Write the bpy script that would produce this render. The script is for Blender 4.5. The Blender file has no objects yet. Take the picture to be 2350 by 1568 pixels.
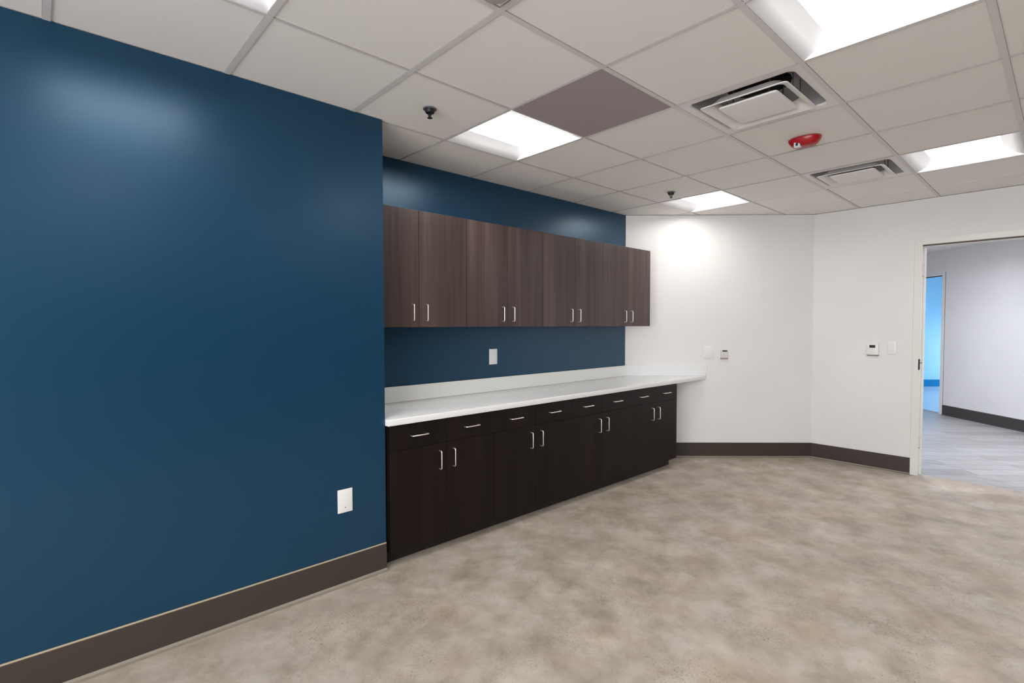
import bpy, bmesh, math, random
from mathutils import Vector, Matrix
random.seed(4)

# ------------------------------------------------------------------ camera, world, exposure
S = bpy.context.scene
COL = S.collection
H = 2.549            # ceiling height
G = 0.6096           # ceiling grid module
GX, GY = 0.584, 0.0437
CAM = Vector((2.629, 0.0, 1.4015))
yaw, pitch, roll = 0.82743, 0.03173, -0.0013
fw = Vector((-math.sin(yaw)*math.cos(pitch), math.cos(yaw)*math.cos(pitch), -math.sin(pitch)))
rt = Vector((math.cos(yaw), math.sin(yaw), 0)); up = rt.cross(fw)
r2 = rt*math.cos(roll)+up*math.sin(roll); u2 = -rt*math.sin(roll)+up*math.cos(roll)
cd = bpy.data.cameras.new('camera'); cam = bpy.data.objects.new('camera', cd); COL.objects.link(cam)
m = Matrix((r2, u2, -fw)).transposed().to_4x4(); m.translation = CAM
cam.matrix_world = m
cd.sensor_width = 36.0; cd.sensor_fit = 'HORIZONTAL'; cd.lens = 1177.83/2350*36.0
cd.clip_start = 0.02; cd.clip_end = 100
S.camera = cam
w = bpy.data.worlds.new('world'); S.world = w; w.use_nodes = True
w.node_tree.nodes['Background'].inputs[0].default_value = (0.5, 0.55, 0.6, 1)
w.node_tree.nodes['Background'].inputs[1].default_value = 0.02
S.view_settings.view_transform = 'Standard'; S.view_settings.look = 'None'
S.view_settings.exposure = 1.5; S.view_settings.gamma = 1.0
S.view_settings.use_curve_mapping = False
LAMP = 5.3           # radiance of the office troffer lenses
HALL = 17.0
FILL = 3.9            # radiance of the window panes added behind the camera as fill light

# ------------------------------------------------------------------ materials
def lin(c):
    return tuple(((v/255)/12.92 if v/255 <= .04045 else ((v/255+.055)/1.055)**2.4) for v in c)
def mat(name, col, rough=.6, spec=.5, metal=0.0, coat=0.0):
    mt = bpy.data.materials.new(name); mt.use_nodes = True
    b = mt.node_tree.nodes['Principled BSDF']
    b.inputs['Base Color'].default_value = (*col, 1)
    b.inputs['Roughness'].default_value = rough
    b.inputs['Specular IOR Level'].default_value = spec
    b.inputs['Metallic'].default_value = metal
    b.inputs['Coat Weight'].default_value = coat
    return mt
def N(mt, kind, **kw):
    n = mt.node_tree.nodes.new(kind)
    for k, v in kw.items():
        if k in n.inputs: n.inputs[k].default_value = v
        else: setattr(n, k, v)
    return n
def L(mt, a, b): mt.node_tree.links.new(a, b)
def ramp(mt, fac, stops):
    r = N(mt, 'ShaderNodeValToRGB'); cr = r.color_ramp
    while len(cr.elements) < len(stops): cr.elements.new(.5)
    for e, (p, c) in zip(cr.elements, stops): e.position = p; e.color = (*c, 1)
    L(mt, fac, r.inputs[0]); return r.outputs[0]
def mix(mt, kind, fac, a, b):
    n = N(mt, 'ShaderNodeMix', data_type='RGBA', blend_type=kind)
    for i, v in ((0, fac), (6, a), (7, b)):
        if hasattr(v, 'is_output') or hasattr(v, 'links'): L(mt, v, n.inputs[i])
        else: n.inputs[i].default_value = v if i == 0 else (*v, 1)
    return n.outputs[2]
def coords(mt, scale=(1, 1, 1), space='Object', rot=(0, 0, 0), rnd=False):
    tc = N(mt, 'ShaderNodeTexCoord'); mp = N(mt, 'ShaderNodeMapping')
    mp.inputs['Scale'].default_value = scale; mp.inputs['Rotation'].default_value = rot
    L(mt, tc.outputs[space], mp.inputs[0])
    if rnd:
        oi = N(mt, 'ShaderNodeObjectInfo'); mul = N(mt, 'ShaderNodeVectorMath', operation='SCALE')
        mul.inputs[0].default_value = (37, 23, 11); L(mt, oi.outputs['Random'], mul.inputs['Scale'])
        L(mt, mul.outputs[0], mp.inputs['Location'])
    return mp.outputs[0]
def noise(mt, vec, scale, detail=3, rough=.5, dist=0):
    n = N(mt, 'ShaderNodeTexNoise', Scale=scale, Detail=detail, Roughness=rough, Distortion=dist)
    L(mt, vec, n.inputs['Vector']); return n.outputs['Fac']
def bump(mt, h, strength, dist=.002):
    b = N(mt, 'ShaderNodeBump', Strength=strength, Distance=dist); L(mt, h, b.inputs['Height'])
    L(mt, b.outputs[0], mt.node_tree.nodes['Principled BSDF'].inputs['Normal'])
def base(mt, c): L(mt, c, mt.node_tree.nodes['Principled BSDF'].inputs['Base Color'])

def paint(name, col, rough, spec=.5, bs=.12):
    mt = mat(name, col, rough, spec)
    v = coords(mt); n = noise(mt, v, 260, 2)
    bump(mt, n, bs, .0006)
    n2 = noise(mt, v, 1.3, 2)
    base(mt, ramp(mt, n2, [(.3, tuple(c*.97 for c in col)), (.7, tuple(min(1, c*1.03) for c in col))]))
    return mt
M_BLUE = paint('blue_paint', (.0028, .032, .070), .36, .74, .05)
M_BLUE.node_tree.nodes['Principled BSDF'].inputs['Specular Tint'].default_value = (.42, .72, 1.0, 1)
M_BLUE.node_tree.nodes['Principled BSDF'].inputs['Coat Weight'].default_value = .20
M_BLUE.node_tree.nodes['Principled BSDF'].inputs['Coat Roughness'].default_value = .26
M_WHITE = paint('white_paint', (.77, .75, .737), .75, .15)
M_HALLW = paint('hall_paint', (.78, .775, .785), .6, .3)
M_CYAN = paint('cyan_paint', (.25, .56, .80), .5, .4)
M_TEAL = mat('teal_vinyl', (.004, .19, .42), .7, .1)
M_FRAME = mat('frame_enamel', (.74, .72, .69), .4)
M_BASEB = mat('brown_vinyl_base', lin((62, 54, 49)), .42, .4)
M_BASEH = mat('charcoal_vinyl_base', lin((66, 62, 62)), .5, .4)
M_COVE = mat('grey_base_toe', lin((128, 120, 108)), .35)
M_BEAD = mat('tan_caulk', lin((176, 160, 132)), .5)
M_BLACK = mat('black', (.006, .006, .006), .5)
M_DGREY = mat('dark_gap', (.02, .018, .016), .7)
M_GAP = mat('grid_shadow_gap', (.36, .335, .315), .8)
M_PLATE = mat('white_plastic', (.80, .79, .77), .35)
M_CHROME = mat('brushed_nickel', (.90, .87, .82), .42, .5, 1.0)
M_RED = mat('red_plastic', (.36, .006, .010), .30)
M_LENSC = mat('clear_strobe_lens', (.62, .68, .68), .12)
M_TRIMW = mat('troffer_enamel', (.70, .70, .72), .5, .3)
M_DIFF = mat('diffuser_enamel', (.78, .75, .73), .45)
M_RECESS = mat('diffuser_recess', (.36, .36, .37), .4, .5, .2)
M_STEEL = mat('duct_steel', (.20, .21, .22), .35, .5, .7)
M_GPANEL = mat('grey_ceiling_panel', (.37, .315, .325), .8, .2)
M_TEE = mat('tee_enamel', (.67, .65, .645), .5)
M_SENSOR = mat('sensor_grey', (.42, .39, .38), .6)
M_BEIGE = mat('beige_plastic', (.66, .63, .57), .45)

mt = M_TILE = mat('ceiling_tile', (.72, .69, .66), .9, .1)
v = coords(mt, space='Object')
n = noise(mt, v, 900, 2); n2 = noise(mt, v, 2.2, 2)
c1 = ramp(mt, n2, [(.35, (.86, .835, .80)), (.65, (.865, .83, .815))])
base(mt, mix(mt, 'MULTIPLY', .10, c1, ramp(mt, n, [(.35, (.6, .6, .6)), (.6, (1, 1, 1))])))
bump(mt, n, .15, .001)

mt = M_QUARTZ = mat('white_solid_surface', (.80, .80, .80), .28, .5)
v = coords(mt); base(mt, ramp(mt, noise(mt, v, 300, 2), [(.3, (.73, .73, .735)), (.5, (.80, .80, .80))]))
M_SPLASH = mat('backsplash_solid_surface', (.82, .815, .77), .35, .4)

def wood(name, dark, mid, light, rough):
    mt = mat(name, mid, rough, .5)
    v1 = coords(mt, (9, 9, .35), rnd=True); v2 = coords(mt, (70, 70, 1.2), rnd=True)
    a = noise(mt, v1, 1.0, 3, .55, .3); b = noise(mt, v2, 1.0, 4, .6, .2)
    c = ramp(mt, a, [(.30, dark), (.52, mid), (.74, light)])
    g = ramp(mt, b, [(.32, (.55, .5, .5)), (.5, (1, 1, 1)), (.75, (1.0, 1.0, 1.0))])
    base(mt, mix(mt, 'MULTIPLY', .75, c, g))
    bump(mt, b, .12, .0006)
    return mt
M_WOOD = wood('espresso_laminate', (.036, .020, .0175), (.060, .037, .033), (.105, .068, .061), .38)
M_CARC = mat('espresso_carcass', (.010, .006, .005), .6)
M_WOOD_SHADE = wood('espresso_laminate_shaded', (.006, .0032, .003), (.009, .0045, .004), (.014, .007, .0065), .45)  # same laminate as the uppers, with the shade under the counter in its colour
M_WOOD_SHADE.node_tree.nodes['Principled BSDF'].inputs['Specular IOR Level'].default_value = .22

mt = M_CONC = mat('polished_concrete', (.42, .38, .34), .5, .4)
v = coords(mt, rot=(0, 0, .8))
big = noise(mt, v, 3.8, 5, .6, .1); mid_ = noise(mt, v, 8.5, 8, .68, .15)
c = ramp(mt, big, [(.28, lin((150, 141, 129))), (.46, lin((171, 160, 148))), (.60, lin((183, 173, 163))), (.75, lin((201, 192, 180)))])
c2 = ramp(mt, mid_, [(.28, (.66, .64, .62)), (.42, (.86, .85, .83)), (.60, (1, 1, 1)), (.72, (1.0, 1.0, 1.0))])
c = mix(mt, 'MULTIPLY', .85, c, c2)
cl = ramp(mt, noise(mt, coords(mt, (1, 1, 1), rot=(0, 0, .3)), 4.6, 3, .5, .5), [(.56, (0, 0, 0)), (.74, (1, 1, 1))])
c = mix(mt, 'MIX', mix(mt, 'MULTIPLY', 1.0, cl, (.5, .5, .5)), c, lin((194, 189, 182)))
warm = ramp(mt, noise(mt, v, 2.6, 2), [(.45, (1, 1, 1)), (.68, (1.0, .96, .90))])
c = mix(mt, 'MULTIPLY', 1.0, c, warm)
sp = ramp(mt, noise(mt, v, 95, 3, .75), [(.34, (.38, .35, .31)), (.43, (1, 1, 1))])
spm = ramp(mt, noise(mt, v, 2.8, 3, .6), [(.45, (.05, .05, .05)), (.62, (1, 1, 1))])
c = mix(mt, 'MULTIPLY', spm, c, sp)
fine = ramp(mt, noise(mt, v, 260, 2, .6), [(.3, (.80, .79, .77)), (.55, (1, 1, 1))])
c = mix(mt, 'MULTIPLY', .7, c, fine)
base(mt, c)
L(mt, ramp(mt, mid_, [(.3, (.46,)*3), (.7, (.62,)*3)]), mt.node_tree.nodes['Principled BSDF'].inputs['Roughness'])
bump(mt, noise(mt, v, 60, 4), .10, .002)

mt = M_PLANK = mat('grey_plank_floor', (.35, .35, .36), .4, .45)
v = coords(mt, rot=(0, 0, -.7854))
bt = N(mt, 'ShaderNodeTexBrick', Scale=1.0)
bt.inputs['Color1'].default_value = (.42, .42, .43, 1); bt.inputs['Color2'].default_value = (.32, .315, .32, 1)
bt.inputs['Mortar'].default_value = (.16, .155, .155, 1); bt.inputs['Mortar Size'].default_value = .003
bt.inputs['Brick Width'].default_value = 1.2; bt.inputs['Row Height'].default_value = .18
L(mt, v, bt.inputs['Vector'])
st = noise(mt, coords(mt, (1.2, 14, 1), rot=(0, 0, -.7854)), 1.4, 4, .6, .5)
base(mt, mix(mt, 'MULTIPLY', .8, bt.outputs[0], ramp(mt, st, [(.3, (.72, .70, .68)), (.65, (1.0, 1.0, 1.0))])))
M_BFLOOR = mat('pale_glossy_floor', (.55, .68, .80), .2, .5)

def emit(name, col, s):
    mt = bpy.data.materials.new(name); mt.use_nodes = True; nt = mt.node_tree
    nt.nodes.remove(nt.nodes['Principled BSDF'])
    e = nt.nodes.new('ShaderNodeEmission'); e.inputs[0].default_value = (*col, 1); e.inputs[1].default_value = s
    nt.links.new(e.outputs[0], nt.nodes['Material Output'].inputs[0]); return mt
M_LENS = emit('lit_lens', (1.0, .985, .96), LAMP)
M_LENSH = emit('lit_lens_cool', (.93, .96, 1.03), HALL)
M_FILLB = emit('fill_pane_blue_room', (.80, .9, 1.05), 2.6)
M_FILL = emit('fill_pane', (.98, 1.0, 1.02), FILL)

# ------------------------------------------------------------------ mesh helpers
class MB:
    def __init__(s): s.bm = bmesh.new()
    def box(s, a, b, bev=0, seg=2):
        x0, y0, z0 = a; x1, y1, z1 = b
        vs = [s.bm.verts.new(p) for p in ((x0,y0,z0),(x1,y0,z0),(x1,y1,z0),(x0,y1,z0),(x0,y0,z1),(x1,y0,z1),(x1,y1,z1),(x0,y1,z1))]
        fs = [s.bm.faces.new([vs[i] for i in q]) for q in ((0,3,2,1),(4,5,6,7),(0,1,5,4),(1,2,6,5),(2,3,7,6),(3,0,4,7))]
        if bev: s._bev(fs, bev, seg)
        return s
    def _bev(s, fs, bev, seg=2, edges=None):
        es = edges or list({e for f in fs for e in f.edges})
        bmesh.ops.bevel(s.bm, geom=es, offset=bev, segments=seg, affect='EDGES', profile=.5)
    def prism(s, poly, z0, z1, bev=0, seg=2):
        a = [s.bm.verts.new((x, y, z0)) for x, y in poly]; b = [s.bm.verts.new((x, y, z1)) for x, y in poly]
        n = len(poly); fs = [s.bm.faces.new(a[::-1]), s.bm.faces.new(b)]
        for i in range(n): fs.append(s.bm.faces.new((a[i], a[(i+1) % n], b[(i+1) % n], b[i])))
        if bev: s._bev(fs, bev, seg)
        return s
    def loft(s, rings, cap0=False, cap1=False, close=True):
        R = [[s.bm.verts.new(p) for p in r] for r in rings]; n = len(R[0])
        for a, b in zip(R, R[1:]):
            for i in range(n if close else n-1):
                s.bm.faces.new((a[i], a[(i+1) % n], b[(i+1) % n], b[i]))
        if cap0: s.bm.faces.new(R[0][::-1])
        if cap1: s.bm.faces.new(R[-1])
        return s
    def lathe(s, prof, c=(0, 0, 0), n=28, axis='z'):
        rings = []
        for r, h in prof:
            ring = []
            for k in range(n):
                t = 2*math.pi*k/n; p = (r*math.cos(t), r*math.sin(t), h)
                ring.append((c[0]+p[0], c[1]+p[1], c[2]+p[2]))
            rings.append(ring)
        return s.loft(rings, True, True)
    def tube(s, pts, r, n=10):
        pts = [Vector(p) for p in pts]; rings = []
        nrm = None
        for i, p in enumerate(pts):
            t = ((pts[i+1] if i+1 < len(pts) else p)-(pts[i-1] if i else p)).normalized()
            if nrm is None:
                nrm = t.orthogonal().normalized()
            nrm = (nrm-t*nrm.dot(t)).normalized(); b = t.cross(nrm)
            rings.append([p+(nrm*math.cos(2*math.pi*k/n)+b*math.sin(2*math.pi*k/n))*r for k in range(n)])
        return s.loft(rings, True, True)
    def quad(s, *ps): s.bm.faces.new([s.bm.verts.new(p) for p in ps]); return s
    def build(s, name, material, parent=None, smooth=False, fix=True, loc=None):
        if fix: bmesh.ops.recalc_face_normals(s.bm, faces=s.bm.faces)
        me = bpy.data.meshes.new(name); s.bm.to_mesh(me); s.bm.free()
        if smooth:
            for p in me.polygons: p.use_smooth = True
            me.set_sharp_from_angle(angle=math.radians(38)) if hasattr(me, 'set_sharp_from_angle') else None
        me.materials.append(material)
        o = bpy.data.objects.new(name, me); COL.objects.link(o)
        if parent: o.parent = parent
        if loc: o.location = loc
        return o
def sq(c, hx, hy, z, r=0.0, n=5):
    """rounded rectangle ring at height z"""
    if r <= 0: return [(c[0]+sx*hx, c[1]+sy*hy, z) for sx, sy in ((-1,-1),(1,-1),(1,1),(-1,1))]
    out = []
    for (sx, sy, a0) in ((1,1,0),(-1,1,90),(-1,-1,180),(1,-1,270)):
        for k in range(n+1):
            t = math.radians(a0+90*k/n)
            out.append((c[0]+sx*(hx-r)+r*math.cos(t), c[1]+sy*(hy-r)+r*math.sin(t), z))
    return out
def tag(o, label=None, cat=None, group=None, kind=None):
    if label: o['label'] = label
    if cat: o['category'] = cat
    if group: o['group'] = group
    if kind: o['kind'] = kind
    return o
def empty(name, loc, rz=0):
    o = bpy.data.objects.new(name, None); COL.objects.link(o); o.location = loc; o.rotation_euler = (0, 0, rz)
    o.empty_display_size = .1; return o
def copy_tree(o, parent=None):
    c = o.copy(); COL.objects.link(c); c.parent = parent
    for ch in list(o.children): copy_tree(ch, c)
    return c
def struct(o, label=None, cat=None): return tag(o, label, cat, kind='structure')

# ------------------------------------------------------------------ plan
YC = 1.4336; XR = -.55; YE = 4.545; YR = 5.9736; XK = .7968
CH = Vector((XK-XR, YR-YE, 0)).normalized(); CHN = Vector((CH.y, -CH.x, 0))   # chamfer direction, normal into the room
def chy(x): return YE+(x-XR)*CH.y/CH.x
XD0, XD1, ZD = 1.697, 2.615, 2.132     # door opening
WT = .11                              # wall thickness
XRT, YB = 5.8, -2.7

# main floor and the adjoining floors
struct(MB().box((-.75, YB-.1, -.1), (XRT+.1, YR+.06, 0)).build('floor', M_CONC), 'mottled polished concrete floor of the office', 'floor')
struct(MB().box((-.75, YR+.06, -.1), (5.6, 12.6, 0)).build('floor_hall', M_PLANK), 'grey plank floor beyond the doorway', 'floor')
# walls of the office
struct(MB().prism([(XR-.1, YB), (0, YB), (0, YC), (XR, YC), (XR-.1, YC)], 0, H).build('wall_left', M_BLUE), 'dark blue painted wall filling the left of the room', 'wall')
struct(MB().prism([(XR-.1, YC), (XR, YC), (XR, YE), (XR-.1, YE+.05)], 0, H).build('wall_alcove', M_BLUE), 'dark blue alcove wall behind the cabinets', 'wall')
o2 = CHN*-.1
struct(MB().prism([(XR, YE), (XK, YR), (XK+o2.x, YR+o2.y+.05), (XR+o2.x, YE+o2.y)], 0, H).build('wall_corner', M_WHITE), 'white wall set at an angle beside the cabinets', 'wall')
wb = MB()
wb.box((XK, YR, 0), (XD0-.02, YR+WT, H)); wb.box((XD1+.02, YR, 0), (XRT, YR+WT, H)); wb.box((XD0-.02, YR, ZD+.02), (XD1+.02, YR+WT, H))
struct(wb.build('wall_far', M_WHITE), 'white wall holding the doorway', 'wall')
struct(MB().box((XRT, YB, 0), (XRT+.1, YR+WT, H)).build('wall_right', M_BLUE), 'dark blue wall closing the right side', 'wall')
wr = MB(); wx0, wx1, wz0, wz1 = 1.3, 5.4, .7, 2.35
wr.box((XR-.1, YB-.1, 0), (wx0, YB, H)); wr.box((wx1, YB-.1, 0), (XRT+.1, YB, H)); wr.box((wx0, YB-.1, 0), (wx1, YB, wz0)); wr.box((wx0, YB-.1, wz1), (wx1, YB, H))
wn = struct(MB().box((wx0, YB-.08, wz0), (wx1, YB-.07, wz1)).build('fill_window_2', M_FILL), 'added glowing window in the rear wall, out of view', 'window')  # unseen glowing window, added to brighten the ceiling and walls
for xx in (wx0+.02, (wx0*2+wx1)/3, (wx0+2*wx1)/3, wx1-.02): MB().box((xx-.02, YB-.07, wz0), (xx+.02, YB-.02, wz1)).build('fill_mullion', M_FRAME, wn)
struct(wr.build('wall_rear', M_WHITE), 'white wall behind the camera', 'wall')

# baseboards: face + small cove toe
def baseboard(name, p0, p1, n, m, h=.155, label=None, toe=.028, bead=True, toemat=None):
    p0 = Vector((*p0, 0)); p1 = Vector((*p1, 0)); n = Vector((*n, 0)).normalized()
    def run(prof):
        r = MB(); rings = []
        for p in (p0, p1): rings.append([tuple(p+n*d+Vector((0, 0, z))) for d, z in prof])
        return r.loft(rings, True, True)
    o = struct(run([(0, .012), (.007, .014), (.007, h-.003), (.004, h), (0, h)]).build(name, m), label, 'baseboard')
    t = run([(0, 0), (toe, 0), (toe, .002), (.016, .006), (.009, .014), (0, .014)]).build('cove_toe', toemat or m, o)
    if bead:
        run([(0, h), (.006, h-.001), (.006, h+.002), (.0, h+.004)]).build('caulk_bead', M_BEAD, o)
    return o
baseboard('baseboard_left', (0, YB), (0, YC), (1, 0), M_BASEB, label='dark brown vinyl base along the blue wall', toemat=M_COVE)
bs = Vector((XR, YE, 0))+CH*.02
baseboard('baseboard_corner', (bs.x, bs.y), (XK, YR), (CHN.x, CHN.y), M_BASEB, label='dark brown vinyl base along the angled white wall', bead=False, toe=.012, toemat=M_COVE)
baseboard('baseboard_far', (XK, YR), (1.637, YR), (0, -1), M_BASEB, label='dark brown vinyl base between corner and doorway', bead=False, toe=.012, toemat=M_COVE)

baseboard('baseboard_far_right', (XD1+.058, YR), (XRT, YR), (0, -1), M_BASEB, label='dark brown vinyl base right of the doorway', bead=False, toe=.012, toemat=M_COVE)
baseboard('baseboard_right', (XRT, YR-.03), (XRT, YB), (-1, 0), M_BASEB, label='dark brown vinyl base along the right wall', bead=False, toe=.012, toemat=M_COVE)

# door frame (painted steel) of the opening
fr = MB()
for sx, xa, xb in ((1, 1.640, XD0), (-1, XD1, XD1+.057)):
    fr.box((xa, YR-.012, 0), (xb, YR+WT+.012, ZD+.055), .0015)
fr.box((XD0, YR-.012, ZD), (XD1, YR+WT+.012, ZD+.055), .0015)
door = struct(fr.build('door_1', M_FRAME), 'painted steel frame of the open doorway', 'door')
st = MB(); st.box((XD0, YR+.055, 0), (XD0+.014, YR+.10, ZD), .001); st.box((XD1-.014, YR+.055, 0), (XD1, YR+.10, ZD), .001)
st.box((XD0+.014, YR+.055, ZD-.014), (XD1-.014, YR+.10, ZD), .001)
st.build('door_stop', M_FRAME, door)
hd = MB(); hd.box((XD0+.001, YR-.010, ZD-.006), (XD1-.001, YR+.054, ZD-.0005)); hd.build('head_gasket', mat('brown_gasket', lin((96, 84, 66)), .7), door)
for z in (.31, 1.90):
    hb = MB(); hb.box((XD0, YR+.004, z-.051), (XD0+.003, YR+.052, z+.051), .001)
    for zz in (z-.052, z+.052): hb.box((XD0, YR+.0, zz-.002), (XD0+.0035, YR+.053, zz+.002))
    hb.build('hinge_leaf', M_BEIGE, door)
    hb = MB(); hb.box((XD0, YR-.004, z-.0535), (XD0+.004, YR+.054, z-.0505)); hb.build('hinge_gap', M_DGREY, door)
sk = MB(); sk.box((XD0, YR+.002, 1.05-.004), (XD0+.004, YR+.054, 1.05+.002)); sk.box((XD0-.012, YR-.0155, .985), (XD0+.001, YR-.0125, 1.085), .001)
sk.build('strike_plate', M_BLACK, door)

# ------------------------------------------------------------------ ceiling
lamps_main = [(0, 0), (-1, 3), (-1, 7), (2, 3), (2, 7), (3, 0), (6, 0), (5, 3), (5, 7), (0, -4), (3, -4), (6, -4)]
diff_cells = [(1, 4), (1, 7)]
grey_cells = [(0, 3)]
skip = set(lamps_main+diff_cells+grey_cells)
tb = MB(); ZT = H+.004
i0, i1, j0, j1 = -2, 7, -5, 10
def wide_x(i): return .012 if i in (1, 2, 3) else .006       # half width of the tee along x = const
def wide_y(j): return .012 if j <= 2 else .006
def lim(v, a, b): return max(a, min(b, v))
for i in range(i0, i1+1):
    for j in range(j0, j1):
        if (i, j) in skip: continue
        xa = lim(GX+i*G, XR-.05, XRT+.05); xb = lim(GX+(i+1)*G, XR-.05, XRT+.05)
        ya = lim(GY+j*G, YB-.05, YR+.06); yb = lim(GY+(j+1)*G, YB-.05, YR+.06)
        if xb-xa < .01 or yb-ya < .01: continue
        tb.box((xa+.001, ya+.001, ZT), (xb-.001, yb-.001, ZT+.016))
ceil = struct(tb.build('ceiling', M_TILE), 'suspended ceiling of square off-white tiles', 'ceiling')
gb = MB()
for i in range(i0+1, i1+1):
    x = GX+i*G
    if XR < x < XRT:
        h_ = wide_x(i); gb.box((x-h_, YB-.04, H), (x+h_, YR+.05, H+.0039))
for j in range(j0+1, j1):
    y = GY+j*G
    if YB < y < YR:
        h_ = wide_y(j); gb.box((XR-.04, y-h_, H-.0003), (XRT+.04, y+h_, H+.0042))
gb.build('ceiling_grid', M_TEE, ceil)
gl = MB()
for j in (0, 1, 2):
    y = GY+j*G; gl.box((XR-.04, y-.0135, H+.0005), (XRT+.04, y-.012, H+.0041))
for i in (0, -1):
    x = GX+i*G; gl.box((x+.006, YB-.04, H-.0001), (x+.0075, YR+.05, H+.0041))
for j in (3, 4, 5, 6, 7):
    y = GY+j*G; gl.box((XR-.04, y-.0072, H-.0001), (XRT+.04, y-.006, H+.0041))
for i in (1, 2, 3):
    x = GX+i*G; gl.box((x+.012, YB-.04, H-.0001), (x+.0132, YR+.05, H+.0041))
gl.build('grid_gap', M_GAP, ceil)

gp = MB(); i, j = 0, 3
gp.box((GX+i*G+.007, GY+j*G+.007, H+.0005), (GX+(i+1)*G-.013, GY+(j+1)*G-.007, H+.016), .001)
tag(gp.build('ceiling_panel', M_GPANEL), 'dark grey flat square ceiling panel touching a bright square light', 'ceiling panel')

def cc(i, j): return (GX+(i+.5)*G, GY+(j+.5)*G)
def make_troffer(lensmat):
    t = empty('ceiling_light', (0, 0, 0)); a = .2935; D = .060; w_ = .105
    # side pans, end pans and housing in one sheet
    for s in (-1, 1):
        hs = MB()
        prof = [(a, 0), (a-.006, .0005), (a-.05, .026), (a-w_+.004, D-.007), (a-w_+.001, D-.006), (a-w_, D+.001)]
        hs.loft([[(s*x, -a, z) for x, z in prof], [(s*x, a, z) for x, z in prof]], close=False)
        hs.build('side_pan', M_TRIMW, t, smooth=True, fix=False)
    for s in (-1, 1):
        en = MB()
        en.quad((-a, s*a, 0), (a, s*a, 0), (a, s*a, D+.02), (-a, s*a, D+.02))
        en.build('end_plate', M_TRIMW, t, fix=False)
    fl = MB(); c = (0, 0); b = .3040
    fl.loft([sq(c, a, a, .0042), sq(c, b, b, .0042), sq(c, b, b, D+.03)], False, True)
    fl.build('housing', M_TRIMW, t)
    ln = MB(); rings = []
    for k in range(9):
        u = -1+2*k/8; x = u*(a-w_); z = D-.001*(1-u*u)
        rings.append([(x, -a, z), (x, a, z)])
    ln.loft(rings, close=False)
    ln.build('lens', lensmat, t, fix=False)
    return t
proto = make_troffer(M_LENS)
lab = {(0, 0): 'bright square ceiling light cut off by the top edge above the blue wall',
       (-1, 3): 'bright square ceiling light beside the dark grey panel',
       (-1, 7): 'small far square ceiling light above the angled white wall',
       (2, 3): 'large near square ceiling light beyond the near air diffuser at top right',
       (2, 7): 'square ceiling light over the doorway at the right edge'}
for k, c in enumerate(lamps_main):
    o = proto if k == 0 else copy_tree(proto)
    x, y = cc(*c); o.location = (x, y, H)
    tag(o, lab.get(c, 'square ceiling light outside the view, lighting the rest of the office'), 'ceiling light', 'square recessed ceiling lights')

def make_diffuser():
    t = empty('air_diffuser', (0, 0, 0))
    f = MB(); c = (0, 0)
    f.loft([sq(c, .3035, .3035, .0044, .003), sq(c, .3035, .3035, .0008, .003), sq(c, .262, .262, .0008, .03), sq(c, .256, .256, .004, .035), sq(c, .253, .253, .012, .04)])
    f.build('frame', M_DIFF, t, smooth=True, fix=False)
    rc = MB(); rc.loft([sq(c, .253, .253, .012, .04), sq(c, .243, .243, .035, .05), sq(c, .20, .20, .085, .09), sq(c, .155, .155, .105, .15)]); rc.build('recess', M_RECESS, t, smooth=True, fix=False)
    nk = MB(); nk.loft([sq(c, .155, .155, .105, .15), sq(c, .155, .155, .30, .15)], False, True); nk.build('duct_neck', M_STEEL, t, fix=False)
    dk = MB(); dk.lathe([(.152, .16), (.152, .165)]); dk.build('damper', M_BLACK, t)
    r = MB()
    r.loft([sq(c, .215, .215, -.014, .02), sq(c, .213, .213, -.018, .02), sq(c, .188, .188, -.010, .03), sq(c, .165, .165, .016, .04), sq(c, .160, .160, .030, .05),
            sq(c, .163, .163, .030, .05), sq(c, .168, .168, .018, .04), sq(c, .191, .191, -.007, .03), sq(c, .215, .215, -.014, .02)])
    r.build('outer_ring', M_DIFF, t, smooth=True)
    p = MB(); p.loft([sq(c, .12, .12, .004, .015), sq(c, .146, .146, -.012, .015), sq(c, .144, .144, -.019, .015), sq(c, .134, .134, -.0215, .012)], True, True)
    p.build('centre_plaque', M_DIFF, t, smooth=True)
    for sx in (-1, 1):
        for sy in (-1, 1):
            MB().tube([(sx*.09, sy*.09, .0), (sx*.09, sy*.09, .15)], .004, 6).build('hanger_rod', M_STEEL, t)
            MB().tube([(sx*.187, sy*.05, .0), (sx*.185, sy*.05, .085)], .003, 6).build('ring_rod', M_STEEL, t)
    return t
pd = make_diffuser()
x, y = cc(1, 4); pd.location = (x, y, H)
tag(pd, 'near square white ceiling air diffuser beside the red alarm', 'air diffuser', 'ceiling air diffusers')
d2 = copy_tree(pd); x, y = cc(1, 7); d2.location = (x, y, H)
d2['label'] = 'far square white air diffuser between red alarm and angled wall'

# red ceiling alarm
al = empty('fire_alarm', (1.492, 3.50, H))
tag(al, 'red oval ceiling alarm with a clear strobe window', 'fire alarm')
def oval(hx, hy, z, n=36):
    out = []
    for k in range(n):
        t = 2*math.pi*k/n; x_ = hx*math.copysign(abs(math.cos(t))**.9, math.cos(t)); y_ = hy*math.copysign(abs(math.sin(t))**.9, math.sin(t))
        out.append((max(x_, -hx*.93), y_, z))
    return out
b = MB(); b.loft([oval(.092, .066, .0), oval(.092, .066, -.008), oval(.087, .062, -.020), oval(.074, .053, -.038), oval(.060, .042, -.046), oval(.03, .02, -.048)], True, True)
b.build('alarm_body', M_RED, al, smooth=True)
b = MB(); b.box((-.044, -.054, -.056), (-.008, -.024, -.022), .004, 3); wl = b.build('strobe_window', M_LENSC, al)
b = MB(); b.box((-.032, -.0555, -.048), (-.019, -.0535, -.032)); b.build('strobe_lamp', M_BLACK, wl)
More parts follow.
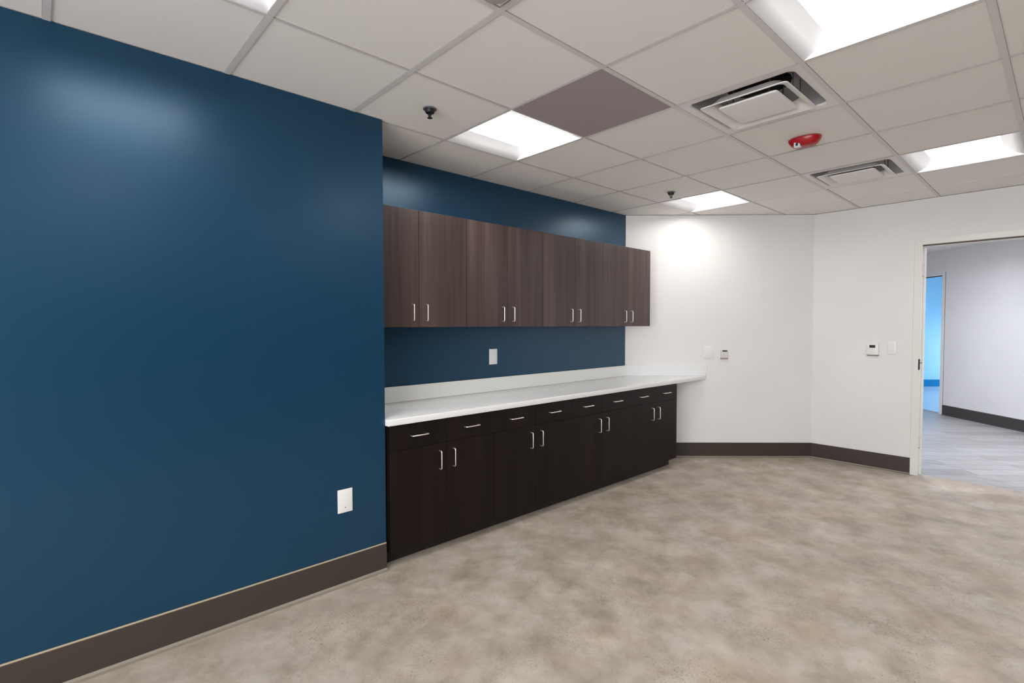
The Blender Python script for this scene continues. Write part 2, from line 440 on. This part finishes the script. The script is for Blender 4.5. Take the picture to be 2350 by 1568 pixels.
for k in range(5): MB().box((.018+.009*k, -.026, -.0485), (.021+.009*k, .026, -.0455), .001).build('sounder_rib', M_RED, al)

# sprinklers
def make_sprinkler(full=True):
    t = empty('sprinkler', (0, 0, 0))
    b = MB(); b.lathe([(.036, 0), (.036, -.002), (.034, -.0035), (.024, -.004)]); b.build('escutcheon', M_STEEL, t, smooth=True)
    b = MB(); b.lathe([(.026, -.003), (.026, -.014), (.022, -.021), (.008, -.022)], n=20); b.build('body', M_BLACK, t, smooth=True)
    b = MB()
    for s in (-1, 1): b.tube([(s*.013, 0, -.018), (s*.013, 0, -.030), (s*.004, 0, -.043)], .0028, 8)
    b.tube([(0, 0, -.018), (0, 0, -.046)], .0035, 8)
    b.build('frame_arm', M_BLACK, t)
    b = MB(); b.lathe([(.004, -.044), (.014, -.046), (.014, -.0475), (.002, -.048)], n=16); b.build('deflector', M_BLACK, t)
    return t
sp = make_sprinkler(); sp.location = (.301, 1.55, H)
tag(sp, 'black sprinkler head hanging near the top of the blue wall corner', 'sprinkler', 'ceiling sprinkler heads')
s2 = copy_tree(sp); s2.location = (.262, 4.05, H)
s2['label'] = 'tiny black sprinkler head beside the far square light'

# grey round sensor at the top edge
sn = MB(); sn.lathe([(.050, 0), (.050, -.006), (.044, -.014), (.02, -.018)], n=32)
so = sn.build('ceiling_sensor', M_SENSOR, smooth=True); so.location = (1.262, 1.180, H)
tag(so, 'round grey ceiling sensor at a tile joint on the top edge', 'sensor')

# ------------------------------------------------------------------ handles
def handle_pts(Lh, out, axis):
    """U shaped wire pull in the x (out) / axis plane"""
    r = .010; pts = []
    def P(o, a): return (o, a, 0) if axis == 'y' else (o, 0, a)
    pts.append(P(0, -Lh/2)); pts.append(P(out-r, -Lh/2))
    for k in range(1, 6):
        t = math.pi/2*k/5; pts.append(P(out-r+r*math.sin(t), -Lh/2+r-r*math.cos(t)))
    for k in range(0, 6):
        t = math.pi/2*k/5; pts.append(P(out-r+r*math.cos(t), Lh/2-r+r*math.sin(t)))
    pts.append(P(0, Lh/2)); return pts
def handle(parent, loc, axis, Lh=.112, out=.026):
    h_ = MB().tube(handle_pts(Lh, out, axis), .0038, 10).build('handle', M_CHROME, parent, smooth=True, loc=loc)
    return h_

# base cabinets ------------------------------------------------------
WB = .7915; YB0 = 1.453; XF = .552       # front of carcass measured from the alcove wall
def make_base(cut=False):
    t = empty('base_cabinet', (XR, YB0, 0))
    def foot(xf):
        if not cut: return [(.002, .0005), (xf, .0005), (xf, WB-.0005), (.002, WB-.0005)]
        y3 = YB0+3*WB; k = XR+(YB0+4*WB-YE)*CH.x/CH.y-XR+.006
        return [(.002, .0005), (xf, .0005), (xf, WB-.0005), (k, WB-.0005), (.002, YE-y3-.006)]
    MB().prism(foot(XF-.01), .084, .826).build('carcass', M_CARC, t)
    MB().prism(foot(XF-.075), 0, .084).build('toe_kick', M_CARC, t)
    dw = WB/2
    for k in (0, 1):
        ya, yb = k*dw+.0009, (k+1)*dw-.0009
        dy = (ya+yb)/2
        d = MB().box((0, -(yb-ya)/2, 0), (.019, (yb-ya)/2, .5892), .0012).build('door', M_WOOD_SHADE, t, loc=(XF-.0095, dy, .085))
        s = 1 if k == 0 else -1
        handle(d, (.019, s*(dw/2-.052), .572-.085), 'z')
        g = MB().box((0, -(yb-ya)/2, 0), (.019, (yb-ya)/2, .145), .0012).build('drawer', M_WOOD_SHADE, t, loc=(XF-.0095, dy, .676))
        handle(g, (.019, 0, .075), 'y')
    return t
b0 = make_base()
blab = ['dark brown base cabinet nearest, against the end of the blue wall',
        'dark brown base cabinet second from the blue wall end',
        'dark brown base cabinet third from the blue wall end',
        'dark brown base cabinet farthest, with an open side towards the angled white wall']
for k in range(4):
    o = b0 if k == 0 else (make_base(True) if k == 3 else copy_tree(b0))
    o.location = (XR, YB0+k*WB, 0)
    tag(o, blab[k], 'cabinet', 'base cabinets under the white counter')
MB().box((.10, YC-YB0+.001, 0), (XF-.03, -.0006, .826)).build('gap_shade_strip', M_BLACK, b0)  # black strip standing in for the shade in the gap beside the wall

# wall cabinets ------------------------------------------------------
WU = .7765; YU0 = 1.4355; XU = .300; ZU0, ZU1 = 1.390, 2.146
def make_upper():
    t = empty('wall_cabinet', (XR, YU0, ZU0)); hh = ZU1-ZU0
    MB().box((.002, .0005, .002), (XU-.019, WU-.0005, hh)).build('carcass', M_WOOD, t)
    dw = WU/2
    for k in (0, 1):
        dy = (k+.5)*dw; hw = dw/2-.0015
        d = MB().box((0, -hw, 0), (.019, hw, hh), .0012).build('door', M_WOOD, t, loc=(XU-.0185, dy, 0))
        s = 1 if k == 0 else -1
        handle(d, (.019, s*(dw/2-.052), .094), 'z', .106)
    return t
u0 = make_upper()
ulab = ['brown wall cabinet nearest, partly hidden by the blue wall edge',
        'brown wall cabinet second from the blue wall edge, above the white outlet plate',
        'brown wall cabinet third from the blue wall edge',
        'brown wall cabinet at the far end, in front of the angled white wall']
for k in range(4):
    o = u0 if k == 0 else copy_tree(u0)
    o.location = (XR, YU0+k*WU, ZU0)
    tag(o, ulab[k], 'cabinet', 'wall cabinets over the white counter')

# counter ------------------------------------------------------------
XC = .035; ct = empty('countertop', (XR, YC, .828))
tag(ct, 'long white solid counter with backsplash over the dark base cabinets', 'countertop')
e = .0012
def cp(x, y): return (x-XR, y-YC)
off = CHN*e
MB().prism([cp(XR+e, YC+e), cp(XC, YC+e), cp(XC, chy(XC)-e*1.5), cp(XR+e, YE-e*.5)], .0, .038, .004, 3).build('slab', M_QUARTZ, ct, smooth=True)
MB().prism([cp(XR+e, YC+e), cp(XR+.02, YC+e), cp(XR+.02, chy(XR+.02)-.002), cp(XR+e, YE-.002)], .0385, .148, .0015).build('backsplash', M_SPLASH, ct)
a0 = Vector((XR+.0205, chy(XR+.0205), 0)); a1 = Vector((XC, chy(XC), 0))
q = [a0+CHN*.0012, a1+CHN*.0012, a1+CHN*.0195, a0+CHN*.0195]
MB().prism([cp(p.x, p.y) for p in (q[0], q[1], q[2], Vector((XR+.0205, q[3].y-.009, 0)))], .0385, .148, .0015).build('side_splash', M_QUARTZ, ct)

# ------------------------------------------------------------------ wall plates
def plate(name, loc, rz, w_, h_, label, cat, mate=M_PLATE, group=None):
    """plate in the local yz plane facing +x"""
    t = empty(name, loc, rz); tag(t, label, cat, group)
    MB().box((.0, -w_/2, -h_/2), (.006, w_/2, h_/2), .0022, 3).build('cover_plate', mate, t, smooth=True)
    return t
t = plate('outlet_plate', (0, 1.190, .457), 0, .083, .126, 'blank white wall plate low on the blue wall', 'wall plate')
b = MB(); b.loft([[(.0064, .0028*math.cos(k*math.pi/6), -.036+.0028*math.sin(k*math.pi/6)) for k in range(12)]], True); b.build('screw', M_DGREY, t)
t = plate('outlet_plate', (XR, 2.711, 1.146), 0, .084, .125, 'white outlet plate on the blue alcove wall between counter and cabinets', 'wall plate')
MB().box((.0058, -.017, -.034), (.0075, .017, .034), .001).build('insert', M_PLATE, t)
rzc = math.atan2(CHN.y, CHN.x)
t = empty('thermostat', (.163, chy(.163), 1.096), rzc); tag(t, 'small beige thermostat on the angled white wall', 'thermostat')
MB().box((0, -.036, -.044), (.022, .036, .046), .004, 3).build('case', M_BEIGE, t, smooth=True)
MB().box((.0215, -.025, .026), (.0228, .025, .039)).build('display', M_BLACK, t)
MB().box((.0, -.037, -.052), (.018, .037, -.044), .001).build('sub_base', mat('taupe_plastic', (.30, .27, .22), .5), t)
t = plate('outlet_plate', (.052, chy(.052), 1.112), rzc, .105, .125, 'faint white plate on the angled wall left of the beige thermostat', 'wall plate')
MB().box((.0058, -.017, -.034), (.0072, .017, .034), .001).build('insert', M_PLATE, t)
t = empty('thermostat', (1.330, YR, 1.158), -math.pi/2); tag(t, 'white thermostat with a black display beside the doorway', 'thermostat')
MB().box((0, -.050, -.050), (.024, .050, .058), .006, 3).build('case', M_PLATE, t, smooth=True)
MB().box((.0235, -.024, .020), (.0250, .024, .046)).build('display', M_BLACK, t)
MB().box((.0, -.046, -.058), (.016, .050, -.050), .001).build('sub_base', mat('olive_plastic', (.16, .15, .11), .5), t)
t = plate('switch_plate', (1.483, YR, 1.182), -math.pi/2, .070, .125, 'white switch plate between thermostat and doorway', 'switch')
MB().box((.0055, -.017, -.034), (.0085, .017, .034), .0015).build('rocker', M_PLATE, t)

# ------------------------------------------------------------------ hall beyond the doorway
W0 = Vector((1.311, 10.314, 0)); E1 = Vector((-.7202, .6938, 0)); E2 = Vector((.6938, .7202, 0))
def hp(a, b_=0): p = W0+E1*a+E2*b_; return (p.x, p.y)
so0, so1, ZO = .055, 1.0, 2.168
hw = MB()
hw.prism([hp(-4.7), hp(so0), hp(so0, .12), hp(-4.7, .12)], 0, H)
hw.prism([hp(so1), hp(2.75), hp(2.75, .12), hp(so1, .12)], 0, H)
hw.prism([hp(so0), hp(so1), hp(so1, .12), hp(so0, .12)], ZO, H)
struct(hw.build('wall_hall', M_HALLW), 'pale grey hall wall seen through the doorway', 'wall')
struct(MB().box((-.72, YR+WT+.01, 0), (-.62, 12.4, H)).build('wall_hall_left', M_HALLW), 'hall wall to the left', 'wall')
struct(MB().box((4.66, YR+WT+.01, 0), (4.76, 7.6, H)).build('wall_hall_right', M_HALLW), 'hall wall to the right', 'wall')
struct(MB().box((-.72, YR+WT+.003, 0), (XK-.1, YR+WT+.013, H)).build('wall_hall_front', M_HALLW), 'hall wall behind the corner', 'wall')
struct(MB().prism([(-.72, YR+.062), (XRT, YR+.062), (XRT, 7.0), hp(-4.7), hp(2.75), (-.72, 12.3)], H, H+.03).build('ceiling_hall', M_TILE), 'hall ceiling', 'ceiling')
baseboard('baseboard_hall', hp(-4.7), hp(so0-.05), (-E2.x, -E2.y), M_BASEH, label='charcoal vinyl base along the hall wall', bead=False, toe=.012)
df = MB()
df.prism([hp(so0-.05, -.012), hp(so0, -.012), hp(so0, .132), hp(so0-.05, .132)], 0, ZO+.05)
df.prism([hp(so1, -.012), hp(so1+.05, -.012), hp(so1+.05, .132), hp(so1, .132)], 0, ZO+.05)
df.prism([hp(so0, -.012), hp(so1, -.012), hp(so1, .132), hp(so0, .132)], ZO, ZO+.05)
d2o = struct(df.build('door_2', M_HALLW), 'white frame of the opening into the blue room', 'door')
MB().prism([hp(so0-.056, -.004), hp(so0-.05, -.004), hp(so0-.05, 0), hp(so0-.056, 0)], .16, ZO+.05).build('frame_gap', M_COVE, d2o)
for (a, b_) in ((2.3, 7.25), (3.6, 7.0), (1.0, 8.3)):
    t = make_troffer(M_LENSH); t.location = (a, b_, H-.0835)
    tag(t, 'square ceiling light in the hall outside the view', 'ceiling light', 'hall ceiling lights')
# blue room
struct(MB().prism([hp(-1.5, .12), hp(3.74, .12), hp(3.74, 3.9), hp(-1.5, 3.9)], -.1, .001).build('floor_blue_room', M_BFLOOR), 'pale glossy floor of the blue room', 'floor')
struct(MB().prism([hp(-1.5, .12), hp(3.84, .12), hp(3.84, 3.9), hp(-1.5, 3.9)], H, H+.03).build('ceiling_blue_room', M_TILE), 'ceiling of the blue room', 'ceiling')
struct(MB().prism([hp(3.74, .12), hp(3.84, .12), hp(3.84, 3.9), hp(3.74, 3.9)], 0, H).build('wall_blue_room', M_CYAN), 'bright sky blue wall of the far room', 'wall')
struct(MB().prism([hp(-1.6, .12), hp(-1.5, .12), hp(-1.5, 3.9), hp(-1.6, 3.9)], 0, H).build('wall_blue_room_right', M_CYAN), 'blue room side wall', 'wall')
bw = MB(); wz0, wz1 = .25, 1.3
bw.prism([hp(-1.5, 3.9), hp(.6, 3.9), hp(.6, 4.0), hp(-1.5, 4.0)], 0, H)
bw.prism([hp(3.6, 3.9), hp(3.74, 3.9), hp(3.74, 4.0), hp(3.6, 4.0)], 0, H)
bw.prism([hp(.6, 3.9), hp(3.6, 3.9), hp(3.6, 4.0), hp(.6, 4.0)], 0, wz0)
bw.prism([hp(.6, 3.9), hp(3.6, 3.9), hp(3.6, 4.0), hp(.6, 4.0)], wz1, H)
struct(bw.build('wall_blue_room_end', M_HALLW), 'blue room wall around the added window', 'wall')
struct(MB().prism([hp(.6, 3.94), hp(3.6, 3.94), hp(3.6, 3.95), hp(.6, 3.95)], wz0, wz1).build('fill_window_1', M_FILLB), 'added glowing window of the blue room, out of view', 'window')  # unseen pane, added low to brighten the lower part of the blue wall
baseboard('baseboard_blue_room', hp(3.74, .2), hp(3.74, 3.8), (-E1.x, -E1.y), M_TEAL, label='teal base of the blue room wall', bead=False, toe=.01)
